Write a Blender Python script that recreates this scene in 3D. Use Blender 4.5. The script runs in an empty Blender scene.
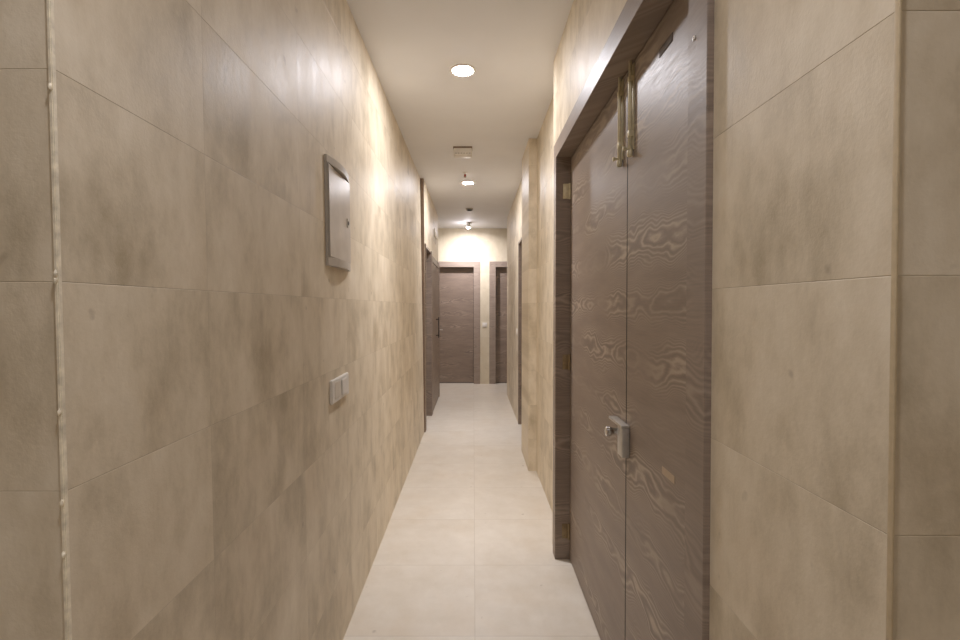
import bpy, bmesh, math, random
from mathutils import Vector, Matrix
random.seed(7)
S = bpy.context.scene
COL = S.collection
H = 1.45            # eye height
F = 495.0           # focal length in pixels of a 960 px wide frame
CEIL = 2.925
R = math.radians

# ------------------------------------------------------------------ helpers
def lin(c):
    out = []
    for v in c:
        v /= 255.0
        out.append(v / 12.92 if v <= 0.04045 else ((v + 0.055) / 1.055) ** 2.4)
    return tuple(out) + (1.0,)

def obj(name, bm, mat=None, parent=None, loc=None, smooth=False):
    me = bpy.data.meshes.new(name)
    bmesh.ops.recalc_face_normals(bm, faces=bm.faces[:]) if smooth != 'keep' else None
    bm.to_mesh(me); bm.free()
    o = bpy.data.objects.new(name, me)
    COL.objects.link(o)
    if mat: me.materials.append(mat)
    if smooth is True:
        for p in me.polygons: p.use_smooth = True
        try: me.set_sharp_from_angle(angle=R(40))
        except Exception: pass
    if parent: o.parent = parent
    if loc: o.location = loc
    return o

def tag(o, label=None, cat=None, group=None, kind=None):
    if label: o['label'] = label
    if cat: o['category'] = cat
    if group: o['group'] = group
    if kind: o['kind'] = kind
    return o

def empty(name, loc, label, cat, group=None, kind=None):
    o = bpy.data.objects.new(name, None); COL.objects.link(o)
    o.location = loc; o.empty_display_size = 0.05
    return tag(o, label, cat, group, kind)

def box(bm, x0, x1, y0, y1, z0, z1, bev=0.0, seg=2):
    b2 = bmesh.new()
    bmesh.ops.create_cube(b2, size=1.0)
    for v in b2.verts:
        v.co = Vector((x0 + (v.co.x + .5) * (x1 - x0), y0 + (v.co.y + .5) * (y1 - y0), z0 + (v.co.z + .5) * (z1 - z0)))
    if bev > 0:
        bmesh.ops.bevel(b2, geom=b2.edges[:], offset=bev, segments=seg, profile=0.5, affect='EDGES')
    bmesh.ops.recalc_face_normals(b2, faces=b2.faces[:])
    merge(bm, b2)

def merge(bm, b2):
    me = bpy.data.meshes.new('tmp'); b2.to_mesh(me); b2.free()
    bm.from_mesh(me); bpy.data.meshes.remove(me)

def lathe(bm, prof, seg=32, M=None):
    """prof: list of (radius, height) about +Z; closed with caps where r==0"""
    b2 = bmesh.new(); rings = []
    for r, z in prof:
        if r <= 1e-6: rings.append([b2.verts.new((0, 0, z))])
        else: rings.append([b2.verts.new((r * math.cos(2*math.pi*i/seg), r * math.sin(2*math.pi*i/seg), z)) for i in range(seg)])
    for a, b in zip(rings, rings[1:]):
        if len(a) == 1 and len(b) == 1: continue
        for i in range(seg):
            j = (i + 1) % seg
            if len(a) == 1: b2.faces.new((a[0], b[i], b[j]))
            elif len(b) == 1: b2.faces.new((a[i], a[j], b[0]))
            else: b2.faces.new((a[i], a[j], b[j], b[i]))
    bmesh.ops.recalc_face_normals(b2, faces=b2.faces[:])
    if M is not None: bmesh.ops.transform(b2, matrix=M, verts=b2.verts[:])
    merge(bm, b2)

def prism(bm, pts2d, fn, a, b):
    """extrude polygon pts2d; fn(p, t) -> Vector, t in (a, b)"""
    va = [bm.verts.new(fn(p, a)) for p in pts2d]
    vb = [bm.verts.new(fn(p, b)) for p in pts2d]
    n = len(pts2d)
    bm.faces.new(va); bm.faces.new(vb[::-1])
    for i in range(n):
        j = (i + 1) % n
        bm.faces.new((va[i], vb[i], vb[j], va[j]))

ROT_MX = Matrix.Rotation(R(-90), 4, 'Y')     # +Z -> -X
ROT_MY = Matrix.Rotation(R(90), 4, 'X')      # +Z -> -Y
def T(x, y, z): return Matrix.Translation((x, y, z))

# ------------------------------------------------------------------ materials
class N:
    def __init__(s, name):
        s.m = bpy.data.materials.new(name); s.m.use_nodes = True
        s.t = s.m.node_tree; s.t.nodes.clear()
        s.out = s.t.nodes.new('ShaderNodeOutputMaterial')
        s.b = s.t.nodes.new('ShaderNodeBsdfPrincipled')
        s.t.links.new(s.b.outputs[0], s.out.inputs[0])
    def n(s, t, **kw):
        nd = s.t.nodes.new(t)
        for k, v in kw.items(): setattr(nd, k, v)
        return nd
    def l(s, a, b): s.t.links.new(a, b)
    def math(s, op, a, b=None, c=None, clamp=False):
        nd = s.n('ShaderNodeMath', operation=op, use_clamp=clamp)
        for i, v in enumerate((a, b, c)):
            if v is None: continue
            if isinstance(v, (int, float)): nd.inputs[i].default_value = v
            else: s.l(v, nd.inputs[i])
        return nd.outputs[0]
    def vec(s, x, y, z):
        nd = s.n('ShaderNodeCombineXYZ')
        for i, v in enumerate((x, y, z)):
            if isinstance(v, (int, float)): nd.inputs[i].default_value = v
            else: s.l(v, nd.inputs[i])
        return nd.outputs[0]
    def noise(s, v, scale, detail=4, rough=.55, dist=0.0):
        nd = s.n('ShaderNodeTexNoise')
        nd.inputs['Scale'].default_value = scale; nd.inputs['Detail'].default_value = detail
        nd.inputs['Roughness'].default_value = rough; nd.inputs['Distortion'].default_value = dist
        s.l(v, nd.inputs['Vector']); return nd.outputs['Fac']
    def mix(s, f, a, b, mode='MIX'):
        nd = s.n('ShaderNodeMix', data_type='RGBA', blend_type=mode)
        for i, v in ((0, f), (6, a), (7, b)):
            if isinstance(v, (int, float)): nd.inputs[i].default_value = v
            elif isinstance(v, tuple): nd.inputs[i].default_value = v
            else: s.l(v, nd.inputs[i])
        return nd.outputs[2]
    def ramp(s, f, stops, interp='LINEAR'):
        nd = s.n('ShaderNodeValToRGB'); nd.color_ramp.interpolation = interp
        e = nd.color_ramp.elements
        while len(e) < len(stops): e.new(0.5)
        for el, (p, c) in zip(e, stops): el.position = p; el.color = c
        s.l(f, nd.inputs[0]); return nd.outputs[0]
    def mr(s, f, a, b, c, d):
        nd = s.n('ShaderNodeMapRange'); s.l(f, nd.inputs[0])
        for i, v in enumerate((a, b, c, d)): nd.inputs[i+1].default_value = v
        return nd.outputs[0]
    def pos(s):
        g = s.n('ShaderNodeNewGeometry'); sp = s.n('ShaderNodeSeparateXYZ')
        s.l(g.outputs['Position'], sp.inputs[0]); return sp.outputs
    def bump(s, h, strength, dist):
        nd = s.n('ShaderNodeBump'); nd.inputs['Strength'].default_value = strength; nd.inputs['Distance'].default_value = dist
        s.l(h, nd.inputs['Height']); s.l(nd.outputs[0], s.b.inputs['Normal'])

def plain(name, rgb, rough=.5, metal=0.0, var=.04, scale=30):
    k = N(name); p = k.pos()
    nz = k.noise(k.vec(p[0], p[1], p[2]), scale, 3)
    c = lin(rgb)
    lo = tuple(x * (1 - var * 2) for x in c[:3]) + (1,); hi = tuple(min(1, x * (1 + var * 2)) for x in c[:3]) + (1,)
    k.l(k.ramp(nz, [(.3, lo), (.7, hi)]), k.b.inputs['Base Color'])
    k.b.inputs['Roughness'].default_value = rough; k.b.inputs['Metallic'].default_value = metal
    return k.m

ROW0 = H + .036; ROWH = .301; COLW = .60; COL0 = 1.10
def tile_mat(name, axis, u0, uw, v0, vw, dark, mid, light, rough=(.42, .55), bumps=.32, vaxis=2, streak=True, ug=.14, vg=.25, gw=.0013):
    k = N(name); p = k.pos()
    u, v = p[axis], p[vaxis]
    iu = k.math('FLOOR', k.math('DIVIDE', k.math('SUBTRACT', u, u0), uw))
    iv = k.math('FLOOR', k.math('DIVIDE', k.math('SUBTRACT', v, v0), vw))
    wn = k.n('ShaderNodeTexWhiteNoise', noise_dimensions='3D')
    k.l(k.vec(iu, iv, axis * 3.7), wn.inputs['Vector'])
    rnd = wn.outputs['Value']
    off = k.math('MULTIPLY', rnd, 40.0)
    # cloudy stone figure, a little stretched upwards
    cv = k.vec(k.math('ADD', u, off), k.math('MULTIPLY', v, .55 if streak else 1.0), off)
    big = k.noise(cv, 6.0, 7, .66, .1)
    vs = k.vec(k.math('ADD', u, off), k.math('MULTIPLY', v, .16 if streak else .6), off)
    st = k.noise(vs, 17.0, 3, .55)
    fine = k.noise(k.vec(p[0], p[1], p[2]), 160.0, 3, .65)
    mixv = k.math('ADD', k.math('MULTIPLY', big, .84), k.math('MULTIPLY', st, .16))
    mixv = k.math('ADD', mixv, k.math('MULTIPLY', k.math('SUBTRACT', rnd, .5), .07))
    col = k.ramp(mixv, [(.30, lin(dark)), (.50, lin(mid)), (.70, lin(light))])
    # warm rusty clouds and small dark pits
    warm = k.mr(k.noise(k.vec(k.math('SUBTRACT', u, off), v, off), 3.0, 3), .5, .72, 0, .20)
    col = k.mix(warm, col, lin((196, 174, 142)))
    pit = k.mr(k.noise(k.vec(p[0], p[1], p[2]), 19.0, 2, .4), .73, .80, 0, .4)
    col = k.mix(pit, col, lin((120, 104, 84)))
    col = k.mix(k.mr(fine, .35, .7, 0, .10), col, lin((232, 220, 200)))
    # grout line
    fu = k.math('FRACT', k.math('DIVIDE', k.math('SUBTRACT', u, u0), uw))
    fv = k.math('FRACT', k.math('DIVIDE', k.math('SUBTRACT', v, v0), vw))
    du = k.math('MULTIPLY', k.math('MINIMUM', fu, k.math('SUBTRACT', 1.0, fu)), uw)
    dv = k.math('MULTIPLY', k.math('MINIMUM', fv, k.math('SUBTRACT', 1.0, fv)), vw)
    gm = k.math('MAXIMUM', k.mr(dv, .0006, gw, vg, 0), k.mr(du, .0006, gw, ug, 0))
    col = k.mix(gm, col, lin((150, 136, 116)))
    k.l(col, k.b.inputs['Base Color'])
    k.l(k.mr(big, .3, .7, rough[0], rough[1]), k.b.inputs['Roughness'])
    hh = k.math('ADD', k.math('MULTIPLY', fine, .5), k.math('MULTIPLY', k.noise(cv, 55.0, 3), .6))
    k.bump(hh, bumps, .002)
    k.b.inputs['Specular IOR Level'].default_value = .35
    return k.m

def wood_mat(name, base=(148, 132, 118), dark=(125, 110, 98), light=(188, 172, 154), seed=0.0, rough=(.40, .52), board=.195, fig=.72):
    """lime-washed veneer laid flat: boards with arched (cathedral) figure along the grain"""
    k = N(name); p = k.pos()
    hz = k.math('ADD', p[0], p[1]); z = p[2]
    wz = k.math('MULTIPLY', k.math('SUBTRACT', k.noise(k.vec(k.math('MULTIPLY', hz, 2.2), seed, k.math('MULTIPLY', z, 3.0)), 1.6, 2), .5), .16)
    zz = k.math('DIVIDE', k.math('ADD', z, wz), board)
    ib = k.math('FLOOR', zz)
    s_ = k.math('MULTIPLY', k.math('SUBTRACT', k.math('FRACT', zz), .5), 2.0)
    ab = k.math('ABSOLUTE', s_)
    g = k.noise(k.vec(k.math('MULTIPLY', hz, 2.1), k.math('MULTIPLY', ib, 7.31), seed), 1.0, 2.5, .5)
    wob = k.noise(k.vec(k.math('MULTIPLY', hz, 16.0), seed + 5, k.math('MULTIPLY', z, 60.0)), 1.0, 2)
    ph = k.math('ADD', k.math('MULTIPLY', k.math('MULTIPLY', ab, ab), 8.0), k.math('ADD', k.math('MULTIPLY', g, 9.0), k.math('MULTIPLY', wob, .7)))
    ring = k.math('ADD', k.math('MULTIPLY', k.math('SINE', k.math('MULTIPLY', ph, 6.2832)), .5), .5)
    core = k.mr(ab, .25, .95, 1.0, .10)
    patch = k.math('MULTIPLY', core, k.mr(k.noise(k.vec(k.math('MULTIPLY', hz, 2.0), k.math('MULTIPLY', ib, 3.7), seed + 9), 1.0, 2), .40, .62, .12, 1.0))
    line = k.math('MULTIPLY', k.math('POWER', ring, 3.0), patch)
    fib = k.noise(k.vec(k.math('MULTIPLY', hz, 5.0), seed, k.math('MULTIPLY', z, 150.0)), 1.6, 4, .62)
    cloud = k.noise(k.vec(k.math('MULTIPLY', hz, 1.2), seed + 2, k.math('MULTIPLY', z, 6.0)), 2.4, 3)
    col = k.mix(k.mr(cloud, .3, .7, 0, 1), lin(dark), lin(base))
    col = k.mix(k.mr(fib, .35, .7, 0, .5), col, lin(base))
    col = k.mix(k.mr(fib, .35, .6, .30, 0), col, lin(tuple(c * .8 for c in dark)))
    col = k.mix(k.math('MULTIPLY', line, fig), col, lin(light))
    darkl = k.math('MULTIPLY', k.math('POWER', k.math('SUBTRACT', 1.0, ring), 4.0), k.math('MULTIPLY', patch, .45))
    col = k.mix(darkl, col, lin(tuple(c * .8 for c in dark)))
    k.l(col, k.b.inputs['Base Color'])
    k.l(k.mr(fib, .3, .7, rough[0], rough[1]), k.b.inputs['Roughness'])
    k.bump(k.math('ADD', k.math('MULTIPLY', k.math('MULTIPLY', ring, patch), .5), k.math('MULTIPLY', fib, .4)), .22, .0010)
    k.b.inputs['Specular IOR Level'].default_value = .75
    return k.m

def emit(name, rgb, strength):
    m = bpy.data.materials.new(name); m.use_nodes = True
    t = m.node_tree; t.nodes.clear()
    o = t.nodes.new('ShaderNodeOutputMaterial'); e = t.nodes.new('ShaderNodeEmission')
    e.inputs[0].default_value = rgb + (1,); e.inputs[1].default_value = strength
    t.links.new(e.outputs[0], o.inputs[0]); return m

TD, TM, TL = (176, 162, 136), (215, 202, 178), (234, 223, 202)
M_side = tile_mat('beige stone tile', 1, COL0, COLW, ROW0, ROWH, TD, TM, TL)
M_front = tile_mat('beige stone tile facing', 0, .02, COLW, ROW0, ROWH, TD, TM, TL)
M_far = tile_mat('far beige tile', 0, .02, COLW, ROW0, ROWH, (208, 197, 172), (218, 208, 184), (228, 219, 198))
M_floor = tile_mat('pale floor tile', 0, .007, .60, 2.757, .60, (204, 195, 179), (212, 204, 190), (220, 213, 200), rough=(.30, .42), bumps=.05, vaxis=1, streak=False, ug=.4, vg=.45, gw=.0022)
M_wood = wood_mat('grey brown wood')
M_wood2 = wood_mat('grey brown wood far', base=(148, 130, 115), dark=(126, 110, 97), light=(196, 178, 160), seed=3.3, board=.24, fig=.4)
M_casing = wood_mat('grey brown wood casing', seed=7.7, fig=.35)
M_wood3 = wood_mat('pale grey brown casing', base=(166, 150, 136), dark=(146, 130, 117), light=(190, 175, 160), seed=5.1, fig=.2)

k = N('ceiling paint'); p = k.pos()
nz = k.noise(k.vec(p[0], p[1], p[2]), 2.2, 4)
k.l(k.ramp(nz, [(.3, lin((229, 230, 233))), (.7, lin((234, 235, 238)))]), k.b.inputs['Base Color'])
k.b.inputs['Roughness'].default_value = .7
M_ceil = k.m
M_white = plain('white plastic', (226, 222, 214), .35, 0, .015)
M_offwhite = plain('ivory plastic', (214, 206, 192), .4, 0, .02)
M_grey = plain('grey box plastic', (180, 173, 163), .4, 0, .03)
M_boxdoor = plain('grey satin sheet', (188, 180, 170), .3, .15, .05, 9)
M_brass = plain('pale brass', (206, 196, 164), .38, .25, .08, 40)
M_dullbrass = plain('dull brass', (150, 132, 102), .42, .6, .08, 40)
M_chrome = plain('chrome', (225, 226, 228), .07, 1.0, .01)
M_steel = plain('brushed steel', (196, 192, 184), .3, .5, .05, 60)
M_dark = plain('dark gap', (38, 32, 28), .6)
M_black = plain('smoked dome plastic', (30, 40, 56), .12, .0)
M_red = plain('red glass bulb', (170, 30, 30), .2)
M_trimw = plain('cream edge profile', (236, 226, 204), .45, .1, .1, 60)
M_trimt = plain('tan edge profile', (194, 176, 144), .5, 0, .04, 60)
M_trimd = plain('dark brown edge trim', (138, 119, 104), .45, .1, .06)
M_plate = plain('brown door plate', (96, 85, 74), .8, .1, .05)
M_sticker = plain('tan sticker', (180, 160, 136), .5, 0, .04)

# ------------------------------------------------------------------ tiled shell
GW, GD = .0010, .00045       # half width and depth of a tile joint
def breaks(a, b, start, step, only=None):
    if only is not None: return [x for x in only if a + .01 < x < b - .01]
    n0 = math.ceil((a - start) / step); out = []
    x = start + n0 * step
    while x < b - .01:
        if x > a + .01: out.append(x)
        x += step
    return out

def surface(name, mat, fn, nrm, a, b, c, d, ub, vb, holes=(), thick=.07, label=None, cat='wall', extra_u=(), extra_v=(), parent=None):
    """grid surface with grooved joints. fn(u, v, depth) -> point. nrm = direction the face looks."""
    def cuts(lo, hi, br, extra):
        L = {round(lo, 5): 0, round(hi, 5): 0}
        for x in extra:
            if lo < x < hi: L[round(x, 5)] = 0
        for x in br:
            L[round(x - GW, 5)] = 0; L[round(x, 5)] = 1; L[round(x + GW, 5)] = 0
        return sorted(L.items())
    eu = list(extra_u); ev = list(extra_v)
    for (h0, h1, h2, h3) in holes: eu += [h0, h1]; ev += [h2, h3]
    U = cuts(a, b, ub, eu); V = cuts(c, d, vb, ev)
    bm = bmesh.new(); g = [[None] * len(V) for _ in U]
    for i, (u, gu) in enumerate(U):
        for j, (v, gv) in enumerate(V):
            g[i][j] = bm.verts.new(fn(u, v, -GD if gv else (-GD * .3 if gu else 0.0)))
    for i in range(len(U) - 1):
        for j in range(len(V) - 1):
            uc = (U[i][0] + U[i+1][0]) / 2; vc = (V[j][0] + V[j+1][0]) / 2
            if any(h0 < uc < h1 and h2 < vc < h3 for (h0, h1, h2, h3) in holes): continue
            bm.faces.new((g[i][j], g[i+1][j], g[i+1][j+1], g[i][j+1]))
    bmesh.ops.delete(bm, geom=[v for v in bm.verts if not v.link_faces], context='VERTS')
    bm.normal_update()
    av = sum((f.normal * f.calc_area() for f in bm.faces), Vector())
    if av.dot(nrm) < 0: bmesh.ops.reverse_faces(bm, faces=bm.faces[:])
    o = obj(name, bm, mat, parent, smooth='keep')
    md = o.modifiers.new('thickness', 'SOLIDIFY'); md.thickness = thick; md.offset = -1
    if parent is None: tag(o, label, cat, None, 'structure')
    return o

rows = lambda a, b: breaks(a, b, ROW0, ROWH)
cols = lambda a, b, s=COL0: breaks(a, b, s, COLW)
YL, YR = .707, .569          # where the left and right corridor walls begin
YF = 9.32                    # end wall
LX0, LK = -.568, -.0148      # left wall foot and its slight lean
def XL(z): return LX0 + LK * z
XD, XW, XP = .482, .557, .485     # right: door wall, recessed wall, pier

surface('wall_left', M_side, lambda u, v, d: Vector((XL(v) + d, u, v)), Vector((1, 0, 0)), YL + .003, 5.70, 0, CEIL, cols(YL, 5.7), rows(0, CEIL),
        label='long beige tiled wall on the left of the corridor', cat='wall')
def XL2(z): return -.556 - .006 * z
# left wall beyond the edge strip: two openings with wood doors
surface('wall_left_far', M_side, lambda u, v, d: Vector((XL2(v) + d, u, v)), Vector((1, 0, 0)), 5.73, 8.06, 0, CEIL, cols(5.73, 8.06), rows(0, CEIL),
        holes=((5.78, 6.60, 0, 2.19), (6.70, 7.98, 0, 2.13)), label='far stretch of left tiled wall around two wood doors', cat='wall', thick=.16)
DO = (1.022, 2.875, 0, 2.362)
surface('wall_right', M_side, lambda u, v, d: Vector((XD - d, u, v)), Vector((-1, 0, 0)), YR + .003, 3.0, 0, CEIL, breaks(YR, 3.0, 0, 1, only=[.925]), rows(0, CEIL),
        holes=(DO,), label='beige tiled right wall holding the double wood door', cat='wall', thick=.15)
surface('wall_right_recess', M_side, lambda u, v, d: Vector((XW - d, u, v)), Vector((-1, 0, 0)), 3.0, 4.36, 0, CEIL, cols(3.0, 4.36), rows(0, CEIL),
        label='set-back beige tiled wall between double door and pier', cat='wall')
surface('wall_right_far', M_side, lambda u, v, d: Vector((XW - d, u, v)), Vector((-1, 0, 0)), 4.97, 8.20, 0, CEIL, cols(4.97, 8.2), rows(0, CEIL),
        holes=((5.22, 6.12, 0, 2.25),), label='far stretch of right tiled wall with a narrow door beyond the pier', cat='wall', thick=.16)
# pier: camera side, corridor side and back side of one solid
bm = bmesh.new()
zs = []
for z in [0] + rows(0, CEIL) + [CEIL]:
    zs += [(z, 0)] if z in (0, CEIL) else [(z - GW, 0), (z, 1), (z + GW, 0)]
rings = []
for z, g in zs:
    e = GD * g
    rings.append([bm.verts.new(c) for c in ((XP + e, 4.36 + e, z), (.64, 4.36 + e, z), (.64, 4.97 - e, z), (XP + e, 4.97 - e, z))])
for a, b in zip(rings, rings[1:]):
    for i in range(4): bm.faces.new((a[i], a[(i+1) % 4], b[(i+1) % 4], b[i]))
bm.faces.new(rings[0]); bm.faces.new(rings[-1][::-1])
o = obj('wall_pier', bm, M_front); tag(o, 'shallow beige tiled pier projecting from right wall', 'wall', None, 'structure')

# end wall with two door openings
surface('wall_end', M_far, lambda u, v, d: Vector((u, YF - d, v)), Vector((0, -1, 0)), -2.3, 2.3, 0, CEIL, breaks(-2.3, 2.3, .21, .6), rows(0, CEIL),
        holes=((-.80, .055, 0, 2.22), (.37, 1.22, 0, 2.22)), label='cream tiled end wall of the corridor between two wood doors', cat='wall', thick=.2)
# mouth of the corridor (towards the viewer)
surface('wall_front_left', M_front, lambda u, v, d: Vector((u + LK * (v - 1.45), YL - d, v)), Vector((0, -1, 0)), -2.3, XL(1.45) - .004, 0, CEIL, breaks(-2.3, -.6, -.60-.6, .6), rows(0, CEIL),
        label='dim beige tiled wall at far left edge, facing the viewer', cat='wall')
surface('wall_front_right', M_front, lambda u, v, d: Vector((u, YR - d, v)), Vector((0, -1, 0)), XD + .002, 2.3, 0, CEIL, breaks(XD, 2.3, XD + .6, .6), rows(0, CEIL),
        label='dim beige tiled wall at far right edge, facing the viewer', cat='wall')
# the lobby behind the viewer and the cross passage at the end
def side(name, x, y0, y1, n, lab):
    surface(name, M_side, lambda u, v, d: Vector((x + d * n, u, v)), Vector((n, 0, 0)), y0, y1, 0, CEIL, cols(y0, y1), rows(0, CEIL), label=lab)
side('wall_lobby_left', -2.3, -3.2, YL, 1, 'tiled lobby wall behind the viewer on the left')
side('wall_lobby_right', 2.3, -3.2, YR, -1, 'tiled lobby wall behind the viewer on the right')
side('wall_passage_left', -2.3, 8.06, YF, 1, 'tiled end of the cross passage on the left')
side('wall_passage_right', 2.3, 8.20, YF, -1, 'tiled end of the cross passage on the right')
surface('wall_back', M_front, lambda u, v, d: Vector((u, -3.2 + d, v)), Vector((0, 1, 0)), -2.3, 2.3, 0, CEIL, breaks(-2.3, 2.3, .02, .6), rows(0, CEIL), label='tiled lobby wall behind the viewer')
surface('wall_passage_near_left', M_front, lambda u, v, d: Vector((u, 8.06 + d, v)), Vector((0, 1, 0)), -2.3, -.58, 0, CEIL, [], rows(0, CEIL), label='near tiled wall of the cross passage on the left')
surface('wall_passage_near_right', M_front, lambda u, v, d: Vector((u, 8.20 + d, v)), Vector((0, 1, 0)), .56, 2.3, 0, CEIL, [], rows(0, CEIL), label='near tiled wall of the cross passage on the right')
GD_keep = GD; GD = .0004; GWk = GW; GW = .0012
surface('floor', M_floor, lambda u, v, d: Vector((u, v, d)), Vector((0, 0, 1)), -2.4, 2.4, -3.3, YF + .1, breaks(-2.4, 2.4, .007, .6), breaks(-3.3, YF + .1, 2.757, .6),
        label='pale beige floor of large square tiles', cat='floor', thick=.1)
GD, GW = GD_keep, GWk
surface('ceiling', M_ceil, lambda u, v, d: Vector((u, v, CEIL)), Vector((0, 0, -1)), -2.4, 2.4, -3.3, YF + .1, [], [], label='smooth white painted ceiling', cat='ceiling', thick=.1)

# edge profiles
bm = bmesh.new()
prof = [(-.0035, -.006), (.0045, -.006), (.0065, .0), (.0045, .006), (-.0035, .006)]
def leanbox(bm, x0, x1, y0, y1, z0, z1, xf, bev=0):
    b2 = bmesh.new(); bmesh.ops.create_cube(b2, size=1)
    for v in b2.verts:
        z = z0 + (v.co.z + .5) * (z1 - z0)
        v.co = Vector((xf(z) + x0 + (v.co.x + .5) * (x1 - x0), y0 + (v.co.y + .5) * (y1 - y0), z))
    if bev: bmesh.ops.bevel(b2, geom=b2.edges[:], offset=bev, segments=2, affect='EDGES')
    merge(bm, b2)
leanbox(bm, -.0055, .0005, YL - .004, YL + .004, 0, CEIL, XL, .0012)
rr = random.Random(3)
for z in (1.76, 1.497, 1.488, 1.30, 1.17, 1.095):      # blobs of grout left along the corner
    b2 = bmesh.new(); bmesh.ops.create_icosphere(b2, subdivisions=2, radius=.003)
    for v in b2.verts: v.co = Vector((v.co.x * rr.uniform(.6, 1), v.co.y, v.co.z * rr.uniform(1, 2.4)))
    bmesh.ops.transform(b2, matrix=T(XL(z) - .002, YL - .005, z), verts=b2.verts[:]); merge(bm, b2)
o = obj('trim_1', bm, M_trimw, smooth=True); tag(o, 'cream corner profile with grout lumps at the left wall edge', 'trim', None, 'structure')
bm = bmesh.new()
box(bm, XD - .0006, XD + .0028, YR - .004, YR + .003, 0, CEIL, .001)
o = obj('trim_2', bm, M_trimt, smooth=True); tag(o, 'tan corner profile at the right wall edge', 'trim', None, 'structure')
bm = bmesh.new(); leanbox(bm, -.07, .003, 5.70, 5.735, 0, CEIL, XL2, .002)
o = obj('trim_3', bm, M_trimd); tag(o, 'dark brown full-height strip ending the long left wall', 'trim', None, 'structure')

# ------------------------------------------------------------------ double door on the right
XC, XLF = .468, .5525        # casing face and leaf face
Y0, Y1, ZT = 1.09, 2.82, 2.298
d1 = empty('door_1', (XLF, (Y0 + Y1) / 2, 0), 'large grey-brown double wood door in the right wall', 'door', None, 'structure')
def part(name, bm, mat, parent, label=None, smooth=False):
    o = obj(name, bm, mat, None, None, smooth)
    # keep world coordinates while parented
    root = parent; off = Vector()
    while root is not None: off += root.location; root = root.parent
    o.data.transform(Matrix.Translation(-off)); o.parent = parent
    if label: o['label'] = label
    return o
bm = bmesh.new()
box(bm, XC, .62, Y1, 2.90, 0, ZT + .087, .002)           # far post
box(bm, XC, .62, 1.0, Y0, 0, ZT + .087, .002)            # near post
box(bm, XC, .62, Y0, Y1, ZT, ZT + .087, .002)            # head
fr = part('door_frame', bm, M_casing, d1)
YG = 1.783
bm = bmesh.new(); box(bm, XLF, XLF + .045, YG + .003, Y1 - .003, .006, ZT - .004, .0015)
lf_far = part('door_leaf', bm, M_wood, d1)
bm = bmesh.new(); box(bm, XLF, XLF + .045, Y0 + .003, YG - .003, .006, ZT - .004, .0015)
lf_near = part('door_leaf', bm, M_wood, d1)
bm = bmesh.new(); box(bm, XLF + .05, XLF + .06, Y0, Y1, .0, ZT); part('gap_shade_backing', bm, M_dark, d1)  # dark sheet behind the leaves, stands in for shade in the gap
bm = bmesh.new(); box(bm, XLF - .0006, XLF + .03, YG - .0028, YG + .0028, .006, ZT - .006); part('gap_shade_strip', bm, M_dark, lf_far, 'thin dark strip standing for the shaded gap between the leaves')  # shade of the leaf gap put in as a dark strip
# surface bolts at the meeting edge
def bolt(y, zbot, leaf, flip):
    bm = bmesh.new()
    box(bm, XLF - .003, XLF, y - .013, y + .013, zbot + .015, ZT - .01, .0008)
    lathe(bm, [(0, 0), (.006, 0), (.007, .002), (.007, .24), (.006, .27), (.0055, .335), (0, .335)], 20, T(XLF - .011, y, zbot + .01))
    box(bm, XLF - .0185, XLF, y - .0095, y + .0095, zbot + .06, zbot + .08, .002)
    box(bm, XLF - .0185, XLF, y - .0095, y + .0095, zbot + .25, zbot + .268, .002)
    lathe(bm, [(0, -.012), (.008, -.012), (.010, -.008), (.010, .008), (.007, .012), (0, .012)], 20, T(XLF - .011, y, zbot + .004))
    lathe(bm, [(0, 0), (.004, 0), (.004, .010), (.0075, .013), (.0075, .02), (0, .022)], 16, T(XLF - .016, y, zbot + .02) @ ROT_MX)
    part('slide_bolt', bm, M_brass, leaf, 'pale brass slide bolt', True)
bolt(1.845, H + .528, lf_far, 1)
bolt(1.722, H + .528, lf_near, -1)
# rim latch on the meeting edge: box, keeper bar and chrome knob
bm = bmesh.new()
box(bm, XLF - .027, XLF, 1.742, 1.800, 1.450 - .535, 1.450 - .43, .003)
box(bm, XLF - .030, XLF, 1.742, 1.905, 1.450 - .430, 1.450 - .420, .0015)
part('rim_latch', bm, M_steel, lf_near, 'brushed steel rim latch', True)
bm = bmesh.new()
lathe(bm, [(0, 0), (.015, 0), (.016, .004), (.013, .008), (.0125, .024), (.013, .029), (.0165, .034), (.019, .042), (.018, .052), (.013, .056), (0, .057)], 28,
      T(XLF - .004, 1.845, 1.450 - .465) @ ROT_MX)
part('latch_knob', bm, M_chrome, lf_far, 'chrome knob', True)
# plates on the near leaf
bm = bmesh.new(); box(bm, XLF - .002, XLF, 1.385, 1.480, 2.188, 2.212, .0008)
part('name_plate', bm, M_plate, lf_near, 'small blank brown plate')
bm = bmesh.new(); box(bm, XLF - .001, XLF, 1.35, 1.44, .963, .985, .0003)
part('sticker', bm, M_sticker, lf_near, 'small tan sticker')
# hinges on the far post
for z, m, dy in ((2.105, M_brass, .012), (1.137, M_dullbrass, .004), (.165, M_dullbrass, .004)):
    bm = bmesh.new()
    box(bm, .508, .545, Y1 - dy, Y1, z - .042, z + .042, .0015)
    lathe(bm, [(0, -.044), (.007, -.044), (.007, .044), (0, .044)], 16, T(.546, Y1 - .009, z))
    for sz in (-.026, .026):
        lathe(bm, [(0, 0), (.005, 0), (.004, .0015), (0, .0018)], 12, T(.520, Y1 - dy, z + sz) @ ROT_MY)
    part('hinge', bm, m, fr, 'brass hinge plate', True)
bm = bmesh.new(); lathe(bm, [(0, 0), (.006, 0), (.005, .002), (0, .0025)], 14, T(XC, 1.06, H + .57*1.0) @ ROT_MX)
part('screw_cap', bm, M_white, fr, 'small white screw cap')

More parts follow.
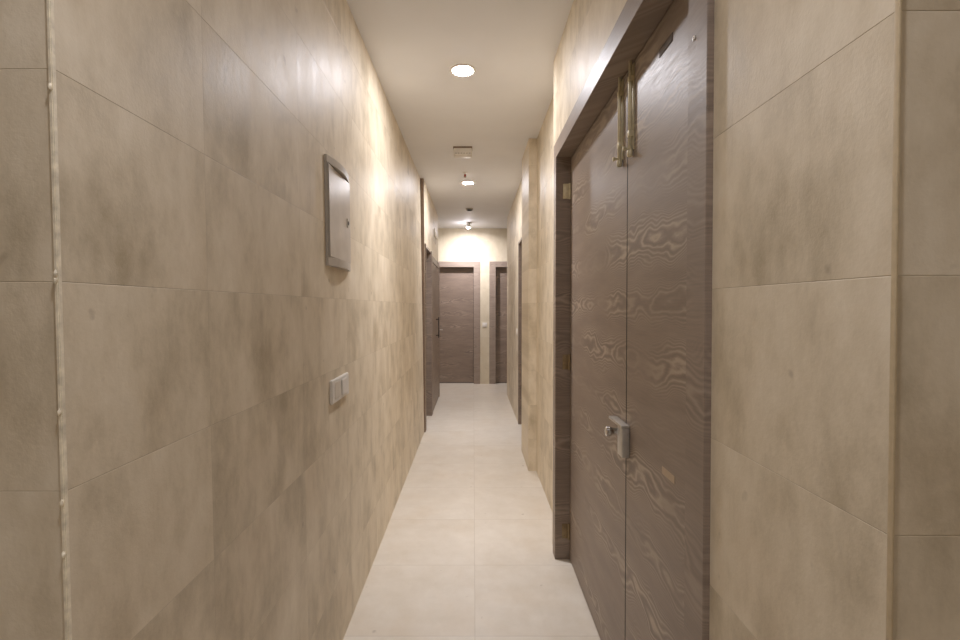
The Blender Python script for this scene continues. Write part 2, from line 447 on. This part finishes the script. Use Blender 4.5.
# ------------------------------------------------------------------ doors at the end wall
def end_door(name, x0, x1, label, handle_x, hs):
    zt = 2.20
    d = empty(name, ((x0 + x1) / 2, YF, 0), label, 'door', None, 'structure')
    bm = bmesh.new()
    c = .12
    for a, b in ((x0 - c + .0, x0), (x1, x1 + c)):
        box(bm, a, b, YF - .012, YF + .16, 0, zt + .105, .002)
    box(bm, x0, x1, YF - .012, YF + .16, zt, zt + .105, .002)
    part('door_frame', bm, M_wood3, d)
    bm = bmesh.new(); box(bm, x0 + .003, x1 - .003, YF + .10, YF + .14, .008, zt - .004, .0015)
    lf = part('door_leaf', bm, M_wood2, d)
    bm = bmesh.new()
    hx = handle_x
    lathe(bm, [(0, 0), (.026, 0), (.026, .006), (.009, .009), (.009, .045), (0, .047)], 24, T(hx, YF + .10, 1.02) @ ROT_MY)
    box(bm, min(hx, hx + hs * .12), max(hx, hx + hs * .12), YF + .045, YF + .061, 1.012, 1.028, .005)
    part('door_handle', bm, M_steel, lf, 'steel lever handle', True)
    return d
end_door('door_2', -.86 + .12, .006, 'brown wood door at the corridor end, left of the small switch', -.70, 1)
end_door('door_3', .42, 1.18, 'half-hidden brown wood door at corridor end, right of the small switch', 1.10, -1)

# ------------------------------------------------------------------ doors along the far left wall
d4 = empty('door_4', (-.60, 6.19, 0), 'dark recessed wood doorway just past the dark strip on the left', 'door', None, 'structure')
bm = bmesh.new()
box(bm, -.70, -.552, 6.57, 6.60, 0, 2.19, .001); box(bm, -.70, -.552, 5.78, 5.80, 0, 2.19, .001)
box(bm, -.70, -.562, 5.80, 6.57, 2.16, 2.19, .001)
part('door_frame', bm, M_casing, d4)
bm = bmesh.new(); box(bm, -.70, -.66, 5.803, 6.567, .008, 2.156, .001); part('door_leaf', bm, M_casing, d4)
d5 = empty('door_5', (-.57, 7.34, 0), 'flush brown wood door with long pull handle on the far left', 'door', None, 'structure')
bm = bmesh.new()
box(bm, -.66, -.550, 6.61, 6.72, 0, 2.14, .001); box(bm, -.66, -.550, 7.96, 8.055, 0, 2.14, .001)
box(bm, -.66, -.550, 6.72, 7.96, 2.06, 2.14, .001)
part('door_frame', bm, M_wood2, d5)
bm = bmesh.new(); box(bm, -.60, -.556, 6.724, 7.24, .008, 2.056, .001); part('door_leaf', bm, M_wood2, d5)
bm = bmesh.new(); box(bm, -.60, -.556, 7.246, 7.956, .008, 2.056, .001); lf = part('door_leaf', bm, M_wood2, d5)
bm = bmesh.new()
box(bm, -.522, -.508, 7.340, 7.368, .995, 1.30, .003)
box(bm, -.556, -.510, 7.347, 7.363, 1.02, 1.035, .002); box(bm, -.556, -.510, 7.347, 7.363, 1.26, 1.275, .002)
part('pull_handle', bm, M_dark, lf, 'dark bar pull handle', True)

# narrow door in the far right wall
d6 = empty('door_6', (.62, 5.67, 0), 'recessed wood doorway behind the right pier, seen as a dark sliver', 'door', None, 'structure')
bm = bmesh.new()
box(bm, XW - .004, .71, 6.09, 6.12, 0, 2.25, .001); box(bm, XW - .004, .71, 5.22, 5.25, 0, 2.25, .001)
box(bm, XW - .004, .71, 5.25, 6.09, 2.22, 2.25, .001)
part('door_frame', bm, M_casing, d6)
bm = bmesh.new(); box(bm, .655, .69, 5.253, 6.087, .008, 2.216, .001); part('door_leaf', bm, M_casing, d6)

# ------------------------------------------------------------------ things on the walls
# distribution box on the left wall
yb0, yb1, zb0, zb1 = 1.99, 2.345, 1.618, 2.062
xb = XL(1.84)
pb = empty('distribution_box', (xb, (yb0 + yb1) / 2, zb0), 'grey wall-mounted fuse box with a small latch on the left wall', 'fuse box')
lx = lambda z: XL(z)
bm = bmesh.new(); leanbox(bm, .0, .012, yb0, yb1, zb0 + .03, zb1 - .03, lx, .003)
part('box_frame', bm, M_grey, pb)
def cap(bm, za, zb_):
    # bowed end piece: thicker in the middle of the box width
    n = 14; pts = []
    for i in range(n + 1):
        t = i / n; y = yb0 + t * (yb1 - yb0)
        pts.append((.011 + .020 * math.sin(math.pi * t), y))
    poly = [(0.0, yb0)] + pts + [(0.0, yb1)]
    prism(bm, poly, lambda p, z: Vector((lx(z) + p[0], p[1], z)), za, zb_)
bm = bmesh.new(); cap(bm, zb0, zb0 + .034); part('end_cap', bm, M_grey, pb, 'bowed lower end cap')
bm = bmesh.new(); cap(bm, zb1 - .03, zb1); part('end_cap', bm, M_grey, pb, 'bowed upper end cap')
bm = bmesh.new(); leanbox(bm, .012, .0165, yb0 + .009, yb1 - .010, zb0 + .036, zb1 - .033, lx, .002)
pd = part('box_door', bm, M_boxdoor, pb, 'satin grey door')
bm = bmesh.new(); zc = H + .385 - .0
box(bm, lx(zc) + .015, lx(zc) + .021, yb1 - .075, yb1 - .050, zc - .02, zc + .02, .002)
part('latch', bm, M_steel, pd, None)
bm = bmesh.new(); box(bm, lx(zc) + .0205, lx(zc) + .0222, yb1 - .070, yb1 - .055, zc - .008, zc + .008, .001)
part('latch_slot', bm, M_dark, pd, 'dark latch recess')

# wide switch plate on the left wall
ys0, ys1, zs0, zs1 = 2.005, 2.27, 1.052, 1.150
sp = empty('light_switch', (XL(1.1), (ys0 + ys1) / 2, zs0), 'wide white switch plate below the grey fuse box on the left wall', 'light switch')
bm = bmesh.new(); leanbox(bm, 0, .012, ys0, ys1, zs0, zs1, lx, .003); part('switch_plate', bm, M_white, sp, None, True)
bm = bmesh.new(); leanbox(bm, .012, .0135, ys0 + .035, ys0 + .12, zs0 + .015, zs1 - .015, lx, .0012); part('blank_insert', bm, M_offwhite, sp)
bm = bmesh.new(); leanbox(bm, .012, .0165, ys0 + .135, ys1 - .035, zs0 + .013, zs1 - .013, lx, .003); part('rocker', bm, M_white, sp, None, True)

def small_switch(name, loc, axis, label, w=.085, h=.085, mat=M_white):
    e = empty(name, loc, label, 'light switch')
    x, y, z = loc
    bm = bmesh.new(); b3 = bmesh.new()
    if axis == 'y':
        box(bm, x - w/2, x + w/2, y - .009, y, z, z + h, .003); box(b3, x - w*.3, x + w*.3, y - .014, y - .009, z + h*.17, z + h*.83, .002)
    else:
        s = axis
        box(bm, min(x, x + s*.009), max(x, x + s*.009), y - w/2, y + w/2, z, z + h, .003)
        box(b3, min(x + s*.009, x + s*.014), max(x + s*.009, x + s*.014), y - w*.3, y + w*.3, z + h*.17, z + h*.83, .002)
    part('switch_plate', bm, mat, e, None, True); part('rocker', b3, M_white, e, None, True)
    return e
small_switch('light_switch', (.212, YF, H - .385), 'y', 'small square white switch on the end wall between two doors', .088, .09)
small_switch('light_switch', (XW, 6.27, H - .36), -1, 'small white switch beside the dark doorway on the far right wall', .085, .085)
zj = 2.26 + .22
e = empty('junction_box', (XL2(2.5), 7.38, zj), 'small pale cover plate high on far left wall above wood door', 'cover plate')
bm = bmesh.new(); box(bm, XL2(zj) - .002, XL2(zj) + .014, 7.18, 7.56, zj, zj + .11, .003); part('cover', bm, M_offwhite, e, None, True)
bm = bmesh.new(); box(bm, XL2(zj) + .014, XL2(zj) + .018, 7.22, 7.52, zj + .012, zj + .098, .002); part('raised_panel', bm, M_offwhite, e, None, True)

# ------------------------------------------------------------------ things on the ceiling
LE = 138.0
M_lamp = emit('lit diffuser', (.965, .948, 1.005), LE)
M_near_fill = emit('added near diffuser', (.965, .948, 1.005), 66)
M_spot = emit('lit spot lens', (1.0, .95, 1.0), 90)
def downlight(x, y, label, r=.075, mat=M_lamp, power=2.2):
    e = empty('downlight', (x, y, CEIL), label, 'ceiling light', 'round ceiling downlights')
    bm = bmesh.new()
    lathe(bm, [(r - .012, -.004), (r - .006, -.0075), (r + .004, -.006), (r + .008, -.001), (r + .008, .0), (r - .012, .0)], 48, T(x, y, CEIL))
    part('trim_ring', bm, M_white, e, None, True)
    bm = bmesh.new(); lathe(bm, [(r - .012, -.003), (r - .016, -.006), (r - .035, -.010), (0, -.013)], 48, T(x, y, CEIL))
    part('diffuser', bm, mat, e, 'lit white diffuser', True)
    ld = bpy.data.lights.new('downlight_beam', 'AREA'); ld.shape = 'DISK'; ld.size = 2 * (r - .014)
    ld.energy = power; ld.color = (.965, .948, 1.005); ld.spread = R(84)
    lo = bpy.data.objects.new('downlight_beam', ld); COL.objects.link(lo); lo.parent = e; lo.location = (0, 0, -.0135)
    return e
downlight(-.066, 3.11, 'largest lit downlight in view, on the ceiling level with the double door')
downlight(-.065, 5.90, 'smaller-looking lit downlight beyond the red sprinkler')
M_lobby_fill = emit('added lobby diffuser', (.965, .948, 1.005), 60)
downlight(-.066, .33, 'added fill downlight just above the viewer, out of frame', mat=M_near_fill, power=1.05)  # added lamp, never in view, brightens the near corridor walls
downlight(.0, -1.6, 'added unseen fill downlight in the lobby behind the viewer', mat=M_lobby_fill, power=3.0)  # added unseen lamp for the walls that face the viewer

# box-shaped detector
xd, yd = -.098, 4.62
e = empty('alarm_box', (xd, yd, CEIL), 'white slotted rectangular box on the ceiling between downlights', 'alarm')
bm = bmesh.new(); box(bm, xd - .088, xd + .088, yd - .05, yd + .05, CEIL - .013, CEIL, .002); part('mounting_base', bm, M_trimd, e, 'mounting base coloured dark for the shadow line above the housing')  # shadow line over the housing is put into the base's dark colour
bm = bmesh.new(); box(bm, xd - .085, xd + .085, yd - .055, yd + .055, CEIL - .078, CEIL - .013, .012, 3); hb = part('housing', bm, M_white, e, None, True)
for i in range(6):
    bm = bmesh.new(); cx = xd - .062 + i * .025
    box(bm, cx - .008, cx + .008, yd - .0565, yd - .05, CEIL - .068, CEIL - .060, .001)
    part('slot', bm, M_grey, hb)

# sprinkler head
xs, ys_ = -.092, 5.45
e = empty('sprinkler_head', (xs, ys_, CEIL), 'tiny red-bulbed sprinkler head in front of the second downlight', 'sprinkler')
bm = bmesh.new(); lathe(bm, [(0, 0), (.03, 0), (.03, -.003), (.012, -.008), (.010, -.018), (0, -.018)], 24, T(xs, ys_, CEIL)); part('escutcheon', bm, M_white, e, None, True)
bm = bmesh.new()
for sx in (-1, 1): box(bm, xs + sx*.010 - .002, xs + sx*.010 + .002, ys_ - .003, ys_ + .003, CEIL - .052, CEIL - .015, .001)
lathe(bm, [(0, 0), (.015, 0), (.015, -.002), (0, -.002)], 16, T(xs, ys_, CEIL - .051)); part('bulb_frame', bm, M_dullbrass, e, None, True)
bm = bmesh.new(); lathe(bm, [(0, -.018), (.006, -.02), (.008, -.034), (.006, -.048), (0, -.050)], 16, T(xs, ys_, CEIL)); part('glass_bulb', bm, M_red, e, 'red glass bulb', True)

# dark dome sensor
xm, ym = -.060, 7.45
e = empty('dome_sensor', (xm, ym, CEIL), 'small dark blue-black dome sensor on the far ceiling', 'sensor')
bm = bmesh.new(); lathe(bm, [(0, 0), (.056, 0), (.056, -.012), (.05, -.018), (0, -.018)], 32, T(xm, ym, CEIL)); part('base_ring', bm, M_grey, e, None, True)
bm = bmesh.new(); lathe(bm, [(.048, -.016)] + [(.048 * math.cos(a), -.018 - .022 * math.sin(a)) for a in [R(x) for x in range(0, 90, 12)]] + [(0, -.040)], 32, T(xm, ym, CEIL)); part('dome', bm, M_black, e, 'smoked dome', True)

# little spotlight near the end wall
xq, yq = -.085, 8.68
e = empty('spotlight', (xq, yq, CEIL), 'little lit swivel spotlight nearest the end wall', 'ceiling light')
bm = bmesh.new(); lathe(bm, [(0, 0), (.036, 0), (.036, -.010), (.01, -.014), (.008, -.034), (0, -.034)], 28, T(xq + .02, yq, CEIL)); part('mount', bm, M_grey, e, None, True)
ax = Matrix.Rotation(R(14), 4, 'Y') @ Matrix.Rotation(R(4), 4, 'X')
Mh = T(xq, yq, CEIL - .060) @ ax
bm = bmesh.new(); lathe(bm, [(0, .036), (.024, .036), (.030, .028), (.034, -.018), (.030, -.018), (.028, .0), (.028, .02), (0, .02)], 28, Mh); ld = bpy.data.lights.new('spot_beam', 'AREA'); ld.shape = 'DISK'; ld.size = .05; ld.energy = 6.6; ld.color = (1.0, .95, 1.0); ld.spread = R(150)
lo = bpy.data.objects.new('spot_beam', ld); COL.objects.link(lo); lo.parent = e; lo.location = (-.012, .004, -.1115); lo.rotation_euler = (R(20), 0, 0)
hd = part('lamp_head', bm, M_white, e, None, True)
bm = bmesh.new(); lathe(bm, [(.029, -.016), (.029, -.022), (.026, -.034), (.019, -.043), (.010, -.048), (0, -.0495)], 28, Mh); part('lens', bm, M_spot, e, 'lit lens', True)

# ------------------------------------------------------------------ world, camera, view
w = bpy.data.worlds.new('World'); S.world = w; w.use_nodes = True
w.node_tree.nodes['Background'].inputs[0].default_value = (.9, .92, 1, 1)
w.node_tree.nodes['Background'].inputs[1].default_value = .0
cd = bpy.data.cameras.new('camera'); cam = bpy.data.objects.new('camera', cd); COL.objects.link(cam)
cd.sensor_width = 36; cd.sensor_fit = 'HORIZONTAL'; cd.lens = 36 * F / 960
cd.clip_start = .02
pitch = R(.97)
cam.location = (0, 0, H); cam.rotation_euler = (R(90) - pitch, 0, 0)
cd.shift_x = 6.6 / 960
cd.shift_y = -(13.0 - F * math.tan(pitch)) / 960
S.camera = cam
S.view_settings.view_transform = 'Standard'; S.view_settings.look = 'None'
S.view_settings.gamma = 1; S.view_settings.use_curve_mapping = False
S.view_settings.exposure = 1.6
S.cycles.max_bounces = 12; S.cycles.diffuse_bounces = 8
